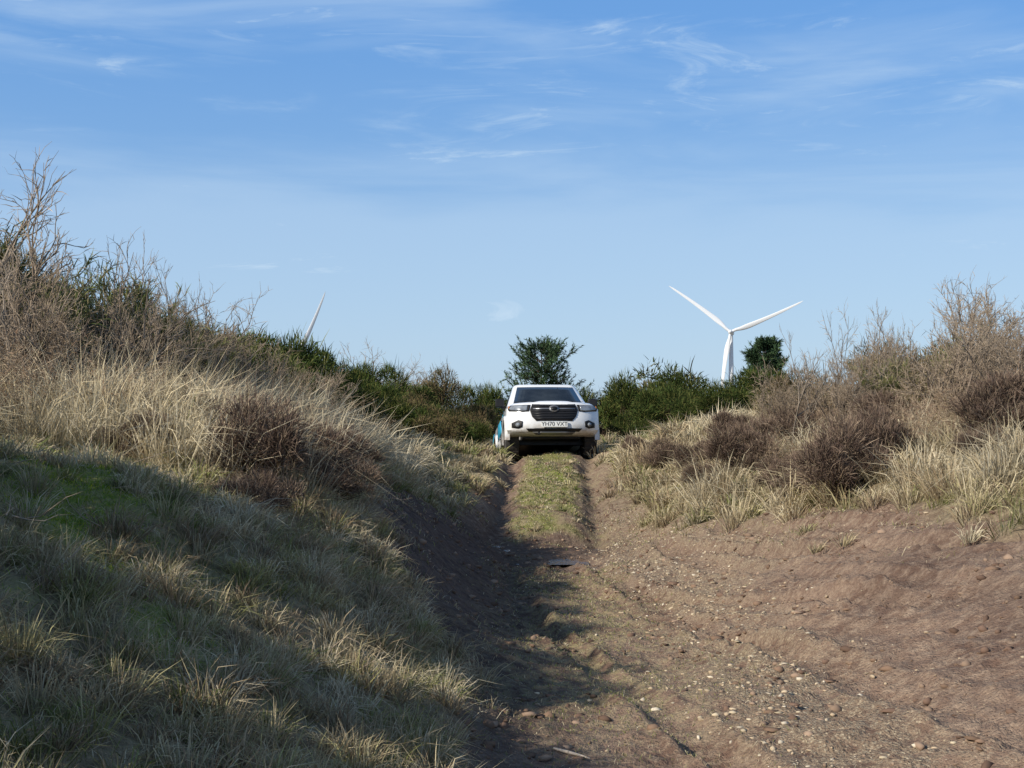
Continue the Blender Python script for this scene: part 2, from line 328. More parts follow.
# ------------------------------------------------------------ shrubs
def branches(h,ns,levels,kids,spread,up,ratio,r0,col,col2,leaf=None,base=.08,tilt=.5,t0=.3,L0=(.45,.75)):
    mb=MB()
    th=rng.uniform(0,6.28,ns)
    P=np.stack([np.cos(th),np.sin(th),np.zeros(ns)],1)*rng.uniform(0,base,ns)[:,None]
    D=nrm(np.stack([np.cos(th),np.sin(th),np.zeros(ns)],1)*rng.uniform(0,tilt,ns)[:,None]+[0,0,1])
    L=rng.uniform(*L0,ns)*h; R=np.full(ns,r0)*rng.uniform(.6,1.2,ns)
    col=np.array(col);col2=np.array(col2)
    for lv in range(levels):
        N=len(P); q=[P];Dd=D;dirs=[]
        for s in range(3):
            dirs.append(Dd); q.append(q[-1]+Dd*(L/3)[:,None]); Dd=nrm(Dd+rng.normal(0,.22,(N,3))+[0,0,up*.3])
        f=lv/max(levels-1,1); C=np.tile(col*(1-f)+col2*f,(N,1))*rng.uniform(.75,1.25,N)[:,None]
        for s in range(3):
            mb.add(*tubes(q[s],q[s+1],R*(1-.22*s),R*(1-.22*(s+1)),C))
        if lv==levels-1: break
        K=kids[lv]; idx=np.repeat(np.arange(N),K); t=rng.uniform(t0,1,len(idx))*3; si=np.minimum(t.astype(int),2); fr=(t-si)[:,None]
        Q=np.stack(q,1); DD=np.stack(dirs,1)
        P=Q[idx,si]*(1-fr)+Q[idx,si+1]*fr
        D=nrm(DD[idx,si]+rng.normal(0,spread,(len(idx),3))+[0,0,up])
        L=L[idx]*ratio*rng.uniform(.6,1.2,len(idx)); R=np.maximum(R[idx]*.5,.0022)
    if leaf:
        n,ll,lw,cols,sp=leaf; idx=np.repeat(np.arange(N),n); t=rng.uniform(.1,1,len(idx))*3; si=np.minimum(t.astype(int),2); fr=(t-si)[:,None]
        Q=np.stack(q,1); DD=np.stack(dirs,1)
        B=Q[idx,si]*(1-fr)+Q[idx,si+1]*fr
        Dl=nrm(DD[idx,si]+rng.normal(0,sp,(len(idx),3)))
        cols=np.array(cols); C=cols[rng.integers(0,len(cols),len(idx))]*rng.uniform(.7,1.3,len(idx))[:,None]
        mb.add(*blades(B,Dl,ll*rng.uniform(.5,1.3,len(idx)),lw,rng.uniform(0,.3,len(idx)),C))
    return mb
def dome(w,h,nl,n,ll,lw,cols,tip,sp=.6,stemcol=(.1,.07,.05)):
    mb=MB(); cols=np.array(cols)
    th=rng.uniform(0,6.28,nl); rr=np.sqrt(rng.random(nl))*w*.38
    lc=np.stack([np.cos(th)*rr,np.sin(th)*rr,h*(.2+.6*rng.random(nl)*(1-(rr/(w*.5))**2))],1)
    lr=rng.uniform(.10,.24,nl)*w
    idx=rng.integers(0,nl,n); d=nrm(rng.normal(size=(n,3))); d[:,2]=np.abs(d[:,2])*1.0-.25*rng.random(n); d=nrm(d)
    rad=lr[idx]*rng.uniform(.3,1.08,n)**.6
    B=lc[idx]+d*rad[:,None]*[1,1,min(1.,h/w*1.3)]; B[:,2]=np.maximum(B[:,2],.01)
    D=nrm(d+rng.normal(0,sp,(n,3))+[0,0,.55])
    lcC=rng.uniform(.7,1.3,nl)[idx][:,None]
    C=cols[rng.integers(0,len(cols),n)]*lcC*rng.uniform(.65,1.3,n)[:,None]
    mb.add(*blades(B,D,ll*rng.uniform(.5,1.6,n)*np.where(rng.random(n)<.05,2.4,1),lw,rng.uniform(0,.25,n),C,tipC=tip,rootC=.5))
    k=nl*3; idx=rng.integers(0,nl,k); P1=lc[idx]+rng.normal(0,.06,(k,3)); P0=np.zeros((k,3)); P0[:,:2]=rng.normal(0,.05*w,(k,2))
    mb.add(*tubes(P0,P1,np.full(k,.012),np.full(k,.004),np.tile(np.array(stemcol),(k,1))))
    return mb
MESH={}
def tmpl(kind,mk,mat,n=3):
    MESH[kind]=[]
    for i in range(n):
        me=mk().mesh(kind); me.materials.append(mat); MESH[kind].append(me)
tmpl('broom_shrub',lambda:branches(1,12,4,[5,6,5],.42,.30,.60,.016,(.17,.14,.10),(.19,.18,.085),(3,.085,.006,[[.14,.17,.06],[.20,.21,.08],[.27,.23,.12]],.3),tilt=1.0,t0=.5,L0=(.38,.55)),M_leaf)
tmpl('bare_shrub',lambda:branches(1,10,4,[5,5,4],.55,.22,.58,.015,(.18,.14,.11),(.38,.30,.22),(1,.06,.004,[[.42,.33,.24],[.30,.23,.16]],.5),tilt=.9),M_twig,4)
tmpl('bramble_thicket',lambda:branches(1,26,3,[6,5],.6,.12,.6,.006,(.28,.19,.14),(.44,.34,.24),(3,.07,.006,[[.48,.38,.26],[.36,.27,.17],[.28,.18,.12]],.7),base=.5,tilt=1.1),M_twig)
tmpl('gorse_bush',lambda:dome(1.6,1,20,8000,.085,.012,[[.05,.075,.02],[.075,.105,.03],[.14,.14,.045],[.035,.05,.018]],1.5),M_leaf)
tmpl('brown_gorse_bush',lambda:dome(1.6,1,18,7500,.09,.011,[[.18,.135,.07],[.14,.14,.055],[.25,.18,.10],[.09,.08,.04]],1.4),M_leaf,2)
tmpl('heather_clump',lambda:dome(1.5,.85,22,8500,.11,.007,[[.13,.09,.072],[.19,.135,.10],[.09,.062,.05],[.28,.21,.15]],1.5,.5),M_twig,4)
tmpl('dead_sapling',lambda:branches(1,2,4,[6,4,3],.5,.35,.5,.016,(.24,.20,.16),(.32,.26,.2),None,base=.05,tilt=.35,L0=(.6,.85)),M_twig,3)
def plant(kind,x,y,h,w=None,dz=-.03,tip=.12):
    me=random.choice(MESH[kind]); o=bpy.data.objects.new(kind,me)
    o.location=(x,y,H1(x,y)+dz); w=w or h
    o.scale=(w*random.uniform(.85,1.2),w*random.uniform(.85,1.2),h); o.rotation_euler=(random.uniform(-tip,tip),random.uniform(-tip,tip),random.uniform(0,6.28)); link(o); return o
for a in [(-5.2,15,2.0,2.0),(-5.8,16,2.1),(-4.5,16,1.8,1.8),(-4.2,18,1.6),(-4.9,18.5,1.7),(-3.9,20.5,1.5),(-6.6,15.5,2.0),(-3.5,19,1.1,1.2),(-5.0,13.6,1.5,1.6),(-5.5,14.6,1.9,1.9),(-3.8,15.5,1.3,1.3)]: plant('broom_shrub',*a)
for a in [(-5.3,15.6,1.4,1.1),(-4.6,17.4,1.3,1.0),(-6.0,15.2,1.6,1.2),(-3.7,18.2,1.15,.9),(-4.1,22,1.5,1.0),(-3.4,20.5,1.2,.8),(-4.7,20.5,1.5,1.0)]: plant('gorse_bush',*a)
for a in [(-4.1,12.5,1.4,1.3),(-4.9,13.2,1.8,1.6),(-3.5,14,1.2,1.1),(-3.1,15.5,1.1,1.0),(-4.3,14.8,1.6,1.4),(-2.9,17.5,1.0),(-3.3,21.5,1.2),(-5.0,11.8,1.3),(-3.6,16.8,1.4),(-5.2,14.2,2.1,1.7),(-4.0,17.0,1.6,1.3)]: plant('bare_shrub',*a)
for a in [(-3.1,11.5,.65,.9),(-3.8,11.2,.75,.9),(-2.6,13,.6,.8),(-3.2,13.2,.7,.8),(-2.4,15,.6,.8),(-2.8,16.2,.7,.8),(-4.4,12.2,.8,1),(-2.4,18,.65,.8),(-2.2,20,.6,.7),(-3.6,16.5,.8,.9),(-4.1,10.6,.7,.9)]: plant('bramble_thicket',*a)
for a in [(-4.7,12.6,1.8,2.0),(-4.3,11.7,1.3,1.9),(-5.3,13.8,2.3,2.3),(-3.9,13.4,1.4,1.7),(-4.5,13.0,1.9,2.1),(-4.8,16.5,2.0,1.8)]: plant('dead_sapling',*a,tip=.5)
for a in [(-1.85,10.2,.8,.6),(-2.15,11.3,.9,.65),(-1.8,12.6,.75,.55),(-1.75,14,.7,.55),(-2.0,15.8,.6,.6),(-1.7,9.2,.5,.4),(-1.5,11.4,.55,.45),(-2.7,10.2,.5,.4)]: plant('heather_clump',*a)
for a in [(-4.2,24,1.8,1.2),(-3.6,26,1.7,1.1),(-3.6,29,1.6,1.),(-2.9,31,1.3,.9),(-3.3,33,1.8,1.1),(-2.4,34,1.4,.9),(-5.2,27,1.8,1.4),(-.9,39,1.9,1.0),(-.1,41,1.6,1.0),(-1.6,30.5,1.0,.8),(-2.9,27,1.1,.9),(-3.7,22.5,1.6,.9),(-2.1,29,1.0,.8),(-.9,31.5,.8,.6)]: plant('gorse_bush',*a)
for a in [(-1.9,36,1.9,1.1),(-1.2,37,1.5,1.0),(-2.7,38,1.8,1.2),(-1.5,28.5,.8,.6),(-2.2,26,.8,.7),(-2.3,30,1.1,.8),(-1.0,33,1.0,.7)]: plant('brown_gorse_bush',*a)
plant('bare_shrub',-5.6,60,2.9,3.2); plant('bare_shrub',-4.6,58,2.3,2.4)
for a in [(2.9,36,1.8,1.),(3.7,35,1.2,.9),(4.5,37,1.7,1.1),(3.3,31,1.1,.8),(2.5,40,1.9,1.1),(5.6,36,1.2,1.),(1.4,46,1.5,1.3),(6.6,38,1.6,1.2),(4.1,30,.9,.9),(2.6,29.5,.8,.6),(3.9,33,1.2,.7)]: plant('gorse_bush',*a)
for a in [(3.75,15.6,1.1,.8),(4.2,16.0,.9,.7),(3.3,19.8,1.0,.65),(3.5,18,.7,.5),(3.0,22,.85,.6),(2.6,24,.7,.5),(4.9,14.6,.7,.5),(5.6,15.6,1.0,.8),(4.1,21,1.0,.8),(2.3,26,.6,.45),(6.3,16.6,1.0,.8),(5.0,18.5,.9,.8),(3.8,24,.9,.7),(3.4,16.4,.6,.45),(2.9,20.4,.6,.5)]: plant('heather_clump',*a)
for a in [(4.6,19.5,1.3,1.2),(4.95,20.5,1.6,1.1),(5.7,18,1.5,1.3),(6.1,17,1.5,1.3),(6.3,18.8,1.7,1.5),(5.3,21,1.4,1.1),(7.0,20,1.7,1.6),(4.4,22.5,1.2,1.1),(7.6,22,1.8,1.6),(6.2,22.5,1.5,1.4),(4.1,21.8,1.2,1.0)]: plant('bare_shrub',*a)
for a in [(5.4,17.2,.8,.8),(4.5,17.7,.65,.7),(6.1,16,.8,.8),(4.9,22,.9,.9),(3.9,19,.6,.6),(6.5,18,.9,1),(5.0,16.2,.7,.7)]: plant('bramble_thicket',*a)
for a in [(6.6,24,1.3,1.1),(5.3,26,1.1,1.),(7.8,26,1.4,1.3),(5.2,23.5,1.2,.9),(6.0,19.5,1.0,.8)]: plant('brown_gorse_bush',*a)
for a in [(6.9,21,1.4,1.4),(5.6,20.3,1.2,1.1)]: plant('broom_shrub',*a)
for a in [(5.15,20,1.8,1.5),(4.1,20.2,1.4,1.3),(5.9,19,1.9,1.5),(4.6,21,1.7,1.3)]: plant('dead_sapling',*a,tip=.3)
# shrubs on the bank beyond the left edge of the picture
for a in [(-3.3,4.2,1.35,1.2),(-3.9,6.9,2.0,1.6),(-4.4,5.2,1.9,1.7)]: plant('broom_shrub',*a)
for a in [(-3.7,6.2,1.9,.95),(-3.0,3.3,1.35,.8),(-3.4,4.5,1.65,.75)]: plant('gorse_bush',*a)
def conifer(h,w,nw,dense):
    mb=MB(); P0=np.array([[0,0,0.]]);P1=np.array([[0,0,h]])
    mb.add(*tubes(P0,P1,np.array([.05*h/2]),np.array([.008]),np.array([[.11,.075,.05]]),6))
    K=9; nb=nw*K; lev=np.arange(nb)//K; z=h*(.03+.93*(lev+.5)/nw)+rng.normal(0,.012*h,nb); th=rng.uniform(0,6.28,nb); u=np.clip(z/h,0,1)
    lv=rng.uniform(.8,1.15,nw)[lev]
    L=w*.5*(1-u**1.9)**.8*rng.uniform(.6,1.15,nb)*lv+.10
    D=nrm(np.stack([np.cos(th),np.sin(th),.12+.8*u],1)); P=np.stack([0*z,0*z,z-.06*h*(1-u)],1); E=P+D*L[:,None]
    mb.add(*tubes(P,E,np.full(nb,.014),np.full(nb,.004),np.tile([.10,.07,.05],(nb,1))))
    ks=9; ix=np.repeat(np.arange(nb),ks); t=rng.uniform(.3,1,len(ix))[:,None]; P2=P[ix]+(E-P)[ix]*t
    D2=nrm(D[ix]+rng.normal(0,.55,(len(ix),3))+[0,0,.45]); L2=rng.uniform(.12,.34,len(ix))*w*.42; E2=P2+D2*L2[:,None]
    mb.add(*tubes(P2,E2,np.full(len(ix),.006),np.full(len(ix),.003),np.tile([.10,.075,.05],(len(ix),1))))
    k=dense; iy=np.repeat(np.arange(len(ix)),k); t=rng.uniform(.1,1.05,len(iy))[:,None]
    B=P2[iy]+(E2-P2)[iy]*t; Dl=nrm(D2[iy]*.8+rng.normal(0,.55,(len(iy),3)))
    cols=np.array([[.05,.09,.045],[.07,.115,.055],[.10,.15,.07],[.035,.06,.03]])
    C=cols[rng.integers(0,4,len(iy))]*rng.uniform(.6,1.4,nb)[ix][iy][:,None]
    mb.add(*blades(B,Dl,rng.uniform(.08,.17,len(iy)),.022,.05,C,1.3,.6))
    return mb
for (x,y,h,w) in ((1.05,50,3.0,3.9),(7.25,40,2.2,1.8)):
    me=conifer(h,w,13,20).mesh('pine_tree'); me.materials.append(M_leaf); o=link(bpy.data.objects.new('pine_tree',me))
    o.location=(x,y,H1(x,y)-.03)
sb=MB()
for i in range(75):
    y=random.uniform(42,110); x=random.uniform(-.42,.42)*y; k=random.random()
    if abs(x-1.3)<1.0 and y<46: continue
    w_=random.uniform(1.6,3.8)
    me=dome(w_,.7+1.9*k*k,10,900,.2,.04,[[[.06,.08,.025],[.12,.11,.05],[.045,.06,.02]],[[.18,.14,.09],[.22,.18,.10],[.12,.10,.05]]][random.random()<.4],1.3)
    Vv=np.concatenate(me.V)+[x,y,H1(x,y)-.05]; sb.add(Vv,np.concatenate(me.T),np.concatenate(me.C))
o=link(bpy.data.objects.new('distant_scrub',sb.mesh('distant_scrub'))); o.data.materials.append(M_leaf)
db=MB(); x,y=scatter(260,-5,-.6,5.5,16,lambda x,y:vegd(x,y)*.8,.5); N=len(x)
P=np.stack([x,y,H(x,y,False)+.05],1); D=nrm(rng.normal(size=(N,3))*[1,1,.4]+[.2,0,.35]); L=rng.uniform(.15,.5,N)
q=P
for s in range(4):
    q2=q+D*(L/4)[:,None]; db.add(*tubes(q,q2,np.full(N,.004-.0008*s),np.full(N,.0034-.0008*s),np.tile([.40,.32,.24],(N,1)))); q=q2; D=nrm(D+rng.normal(0,.3,(N,3)))
o=link(bpy.data.objects.new('dead_twigs',db.mesh('dead_twigs'))); o.data.materials.append(M_twig)
pts=np.array([[.20,6.78,0],[.27,6.74,0],[.33,6.73,0],[.37,6.69,0]]); pts[:,2]=H(pts[:,0],pts[:,1])+.010
mb=MB(); mb.add(*tubes(pts[:-1],pts[1:],np.array([.006,.009,.007]),np.array([.009,.007,.003]),np.tile([.5,.42,.34],(3,1)),6))
o=link(bpy.data.objects.new('fallen_stick',mb.mesh('fallen_stick'))); o.data.materials.append(M_twig)
# ------------------------------------------------------------ puddles: level water filling the lowest hollows only
mw,nt,N=nodes('water_mat'); L=nt.links.new
p=N('ShaderNodeBsdfPrincipled'); oo=N('ShaderNodeOutputMaterial'); L(p.outputs[0],oo.inputs[0]); p.inputs['Base Color'].default_value=(.10,.08,.065,1); p.inputs['Roughness'].default_value=.04
nn=N('ShaderNodeTexNoise'); nn.inputs['Scale'].default_value=16; bb=N('ShaderNodeBump'); bb.inputs['Strength'].default_value=.6; bb.inputs['Distance'].default_value=.03; L(nn.outputs['Fac'],bb.inputs['Height']); L(bb.outputs[0],p.inputs['Normal'])
tcw=N('ShaderNodeTexCoord'); L(tcw.outputs['Object'],nn.inputs['Vector'])
for (x0,x1,y0,y1,pc) in ((.05,1.05,18.6,20.8,16),(-.55,.0,19.6,21.2,16),(1.05,1.6,19.4,21.0,14)):
    ax=np.arange(x0,x1,.025); ay=np.arange(y0,y1,.03); PX,PY=np.meshgrid(ax,ay); PZ=H(PX,PY); lv=float(np.percentile(PZ,pc))
    wet=PZ<lv+.004; q4=wet[:-1,:-1]|wet[1:,:-1]|wet[:-1,1:]|wet[1:,1:]
    n_=len(ax); jj,ii=np.nonzero(q4); b0=jj*n_+ii; F4=np.stack([b0,b0+1,b0+n_+1,b0+n_],1)
    used,inv=np.unique(F4,return_inverse=True); VV=np.stack([PX.ravel(),PY.ravel(),np.full(PX.size,lv)],1)[used]
    me=fast_mesh('puddle',VV,inv.reshape(-1,4),None,4,True); me.materials.append(mw); link(bpy.data.objects.new('puddle',me))
# ------------------------------------------------------------ wind turbines
M_tw=mat_simple('turbine_white',(.78,.79,.8),.45,noise=(.70,.71,.72))
def from_loft(name,rings,mat,parent,cap=True):
    me=bpy.data.meshes.new(name); k=len(rings[0]); v=[tuple(map(float,p)) for r in rings for p in r]; f=[]
    for i in range(len(rings)-1):
        for j in range(k): f.append((i*k+j,i*k+(j+1)%k,(i+1)*k+(j+1)%k,(i+1)*k+j))
    if cap: f.append(tuple(range(k))[::-1]); f.append(tuple(range((len(rings)-1)*k,len(rings)*k)))
    me.from_pydata(v,[],f); me.materials.append(mat)
    bm=bmesh.new(); bm.from_mesh(me); bmesh.ops.recalc_face_normals(bm,faces=bm.faces); bm.to_mesh(me); bm.free()
    me.shade_smooth(); me.set_sharp_from_angle(angle=math.radians(40))
    return link(bpy.data.objects.new(name,me),parent)
def turbine(x,y,hubz,R,yaw,ang0):
    gz=H1(x,y); e=link(bpy.data.objects.new('wind_turbine',None)); e.location=(x,y,gz); e.rotation_euler=(0,0,yaw)
    hh=hubz-gz; ang=np.linspace(0,2*math.pi,28,endpoint=False)
    from_loft('tower',[[(r*math.cos(a),r*math.sin(a)+2.0,z) for a in ang] for z,r in ((-1,2.0),(hh*.33,1.8),(hh*.66,1.5),(hh-1.5,1.15))],M_tw,e)
    sec=[(-1.9,1.1),(-1.2,1.5),(2,1.65),(6,1.5),(8.5,1.0)]
    from_loft('nacelle',[[(r*.95*np.sign(math.cos(a))*abs(math.cos(a))**.6,yy+1,hh+r*np.sign(math.sin(a))*abs(math.sin(a))**.6) for a in ang] for yy,r in sec],M_tw,e)
    from_loft('hub',[[(r*math.cos(a),yy,hh+r*math.sin(a)) for a in ang] for yy,r in ((-1.0,1.3),(-2.2,1.4),(-3.2,1.1),(-3.9,.5),(-4.1,.1))],M_tw,e)
    for b in range(3):
        th=ang0+b*2*math.pi/3; d=Vector((math.cos(th),0,math.sin(th))); t=Vector((-math.sin(th),0,math.cos(th))); n=Vector((0,-1,0)); rings=[]
        for s in np.linspace(0,1,18):
            ch=np.interp(s,[0,.04,.2,.5,.85,.97,1],[1.6,1.7,3.2,2.2,1.25,.8,.15]); thk=np.interp(s,[0,.06,.2,.6,1],[1.6,1.4,.8,.4,.06]); tw=math.radians(np.interp(s,[0,.2,1],[24,18,4]))
            cc=d*(1.2+s*(R-1.2))+n*(1.9+ .03*R*s*s)-t*(.012*R*math.sin(s*math.pi))
            ring=[]
            for a in np.linspace(0,2*math.pi,14,endpoint=False):
                u=math.cos(a)*ch*.5-(ch*.18 if s>.1 else 0); w=math.sin(a)*thk*.5
                ring.append(cc+t*(u*math.cos(tw)-w*math.sin(tw))+n*(u*math.sin(tw)+w*math.cos(tw)))
            rings.append([(q.x,q.y,q.z+hh) for q in ring])
        from_loft('blade_%d'%(b+1),rings,M_tw,e)
turbine(131.4,840,51.4,46.5,math.radians(-14),math.radians(22.5))
turbine(-139,900,38.5,46.5,math.radians(10),math.radians(66.5))
# ------------------------------------------------------------ pickup truck
def paint():
    m,nt,N=nodes('white_paint'); L=nt.links.new
    p=N('ShaderNodeBsdfPrincipled'); o=N('ShaderNodeOutputMaterial'); L(p.outputs[0],o.inputs[0])
    tc=N('ShaderNodeTexCoord'); s=N('ShaderNodeSeparateXYZ'); L(tc.outputs['Object'],s.inputs[0])
    n=N('ShaderNodeTexNoise'); n.inputs['Scale'].default_value=5; n.inputs['Detail'].default_value=8; n.inputs['Roughness'].default_value=.7; L(tc.outputs['Object'],n.inputs['Vector'])
    r=N('ShaderNodeMapRange'); r.inputs[1].default_value=.8; r.inputs[2].default_value=.38; L(s.outputs[2],r.inputs[0])
    mu=N('ShaderNodeMath'); mu.operation='MULTIPLY'; r2=N('ShaderNodeMapRange'); r2.inputs[1].default_value=.4;r2.inputs[2].default_value=.65; L(n.outputs['Fac'],r2.inputs[0])
    L(r.outputs[0],mu.inputs[0]); L(r2.outputs[0],mu.inputs[1])
    mx=N('ShaderNodeMix'); mx.data_type='RGBA'; L(mu.outputs[0],mx.inputs[0]); mx.inputs[6].default_value=(.85,.85,.84,1); mx.inputs[7].default_value=(.38,.30,.22,1)
    L(mx.outputs[2],p.inputs['Base Color']); rr=N('ShaderNodeMapRange'); rr.inputs[3].default_value=.22; rr.inputs[4].default_value=.8; L(mu.outputs[0],rr.inputs[0]); L(rr.outputs[0],p.inputs['Roughness'])
    p.inputs['Coat Weight'].default_value=.6; p.inputs['Coat Roughness'].default_value=.08
    return m
M_wh=paint(); M_bk=mat_simple('black_plastic',(.012,.012,.014),.45,spec=.3,noise=(.02,.018,.016)); M_rub=mat_simple('tyre_rubber',(.02,.018,.016),.85,noise=(.06,.045,.03))
M_gl=mat_simple('window_glass',(.008,.010,.012),.06,noise=(.02,.024,.028)); M_gy=mat_simple('grey_trim',(.30,.30,.31),.35,.6); M_lens=mat_simple('headlight_lens',(.45,.48,.50),.08,.3,noise=(.16,.17,.19))
M_pl=mat_simple('plate_white',(.8,.8,.76),.4,noise=(.75,.75,.7)); M_bl=mat_simple('blue_decal',(.04,.36,.58),.3,noise=(.06,.42,.62)); M_or=mat_simple('amber_lens',(.6,.2,.02),.2)
truck=link(bpy.data.objects.new('pickup_truck',None))
AX=.95
def tl(v): return (v[0],v[1]-AX,v[2])
prof=[(.20,.455),(.07,.49),(.015,.56),(0,.66),(.01,.78),(.03,.90),(.06,1.0),(.09,1.05),(.15,1.09),(.28,1.12),(.6,1.16),(1.1,1.205),(1.35,1.22),(2.4,1.21),(3.42,1.21),(3.47,1.21),(4.4,1.22),(5.25,1.23),(5.3,1.2),(5.32,.8),(5.3,.58),(5.2,.5)]
def arc(c,r): return [(c+r*math.cos(a),.40+r*math.sin(a)) for a in np.linspace(math.radians(8),math.radians(172),13)]
prof+=[(4.6,.5)]+arc(4.03,.47)+[(3.5,.44),(1.48,.43)]+arc(AX,.47)+[(.46,.455)]
zf=[.455,.49,.56,.66,.78,.90,1.0,1.05,1.09]; yfp=[.20,.07,.015,0,.01,.03,.06,.09,.15]
def corner(u,y): return .32*abs(u)**3.4*max(0,1-y/.9)
def frontY(x,z): y=float(np.interp(z,zf,yfp)); return y+corner(x/.925,y)
us=[-1,-.985,-.94,-.86,-.75,-.6,-.45,-.3,-.15,0,.15,.3,.45,.6,.75,.86,.94,.985,1]
rings=[]
for u in us:
    r=[]
    for (y,z) in prof:
        wd=.925-.06*float(sst(.95,1.22,z))-.03*float(sst(.6,.4,z))
        yy=y+corner(u,y)
        zz=z
        if z>1.04: zz=z-.06*max(0,(abs(u)-.80)/.20)**2+.012*(1-u*u)
        if 1.06<z<1.215 and y<1.3 and abs(u)<.5: zz+=.02*(1-(abs(u)/.5)**4)
        if z<.5 and y<.3: zz=z+.05*abs(u)**3
        r.append(tl((u*wd,yy,zz)))
    rings.append(r)
from_loft('body',rings,M_wh,truck)
def box(name,c,s,mat,bev=.01,rot=None):
    bm=bmesh.new(); bmesh.ops.create_cube(bm,size=1)
    for v in bm.verts: v.co=Vector((v.co.x*s[0],v.co.y*s[1],v.co.z*s[2]))
    if bev: bmesh.ops.bevel(bm,geom=bm.edges[:],offset=bev,segments=3,affect='EDGES',profile=.7)
    me=bpy.data.meshes.new(name); bm.to_mesh(me); bm.free(); me.materials.append(mat); me.shade_smooth(); me.set_sharp_from_angle(angle=math.radians(40))
    o=link(bpy.data.objects.new(name,me),truck); o.location=tl(c)
    if rot: o.rotation_euler=rot
    return o
box('load_bed',(0,4.38,1.235),(1.5,1.6,.03),M_bk)
box('underbody',(0,2.7,.54),(1.15,4.4,.26),M_bk,.03)
box('front_axle',(0,AX,.38),(1.4,.1,.1),M_bk,.02); box('rear_axle',(0,4.03,.38),(1.4,.12,.12),M_bk,.03)
box('inner_arch',(0,.95,.75),(1.0,.9,.5),M_bk,.02)
def rrect(y0,y1,hw,z,r=.12,k=5,bow=.06):
    pts=[]
    for (cx,cy,a0) in ((hw-r,y1-r,0),(-hw+r,y1-r,90),(-hw+r,y0+r,180),(hw-r,y0+r,270)):
        for i in range(k):
            a=math.radians(a0+90*i/(k-1)); x=cx+r*math.cos(a); y=cy+r*math.sin(a)
            if y<(y0+y1)/2: y+=bow*(abs(x)/hw)**2
            pts.append(tl((x,y,z)))
    return pts
def cabdim(z):
    t=(z-1.18)/(1.74-1.18); return 1.17+t*.80, 3.46-t*.30, .85-t*.19
cab=[]
for z in (1.16,1.3,1.45,1.6,1.72): y0,y1,hw=cabdim(z); cab.append(rrect(y0,y1,hw,z))
y0,y1,hw=cabdim(1.72)
for dz,ins in ((.03,.03),(.05,.08),(.065,.18),(.07,.34)): cab.append(rrect(y0+ins,y1-ins,hw-ins*.7,1.72+dz,r=.12))
from_loft('cab',cab,M_wh,truck)
def panel(name,pts,mat,th=.012,sub=0,fn=None):
    bm=bmesh.new(); vs=[bm.verts.new(p) for p in pts]; bm.faces.new(vs)
    if sub:
        bmesh.ops.triangulate(bm,faces=bm.faces[:]); bmesh.ops.subdivide_edges(bm,edges=bm.edges[:],cuts=sub,use_grid_fill=True)
    if fn:
        for v in bm.verts: v.co=Vector(fn(v.co))
    bm.normal_update(); me=bpy.data.meshes.new(name); bm.to_mesh(me); bm.free(); me.materials.append(mat); me.shade_smooth()
    o=link(bpy.data.objects.new(name,me),truck); s=o.modifiers.new('s','SOLIDIFY'); s.thickness=th; s.offset=0
    return o
def cabfront(off):
    def f(co):
        y0,y1,hw=cabdim(co.z); return tl((co.x,y0+.06*(abs(co.x)/hw)**2-off,co.z))
    return f
panel('windscreen',[(-.72,0,1.235),(.72,0,1.235),(.59,0,1.69),(-.59,0,1.69)],M_gl,.006,5,cabfront(.006))
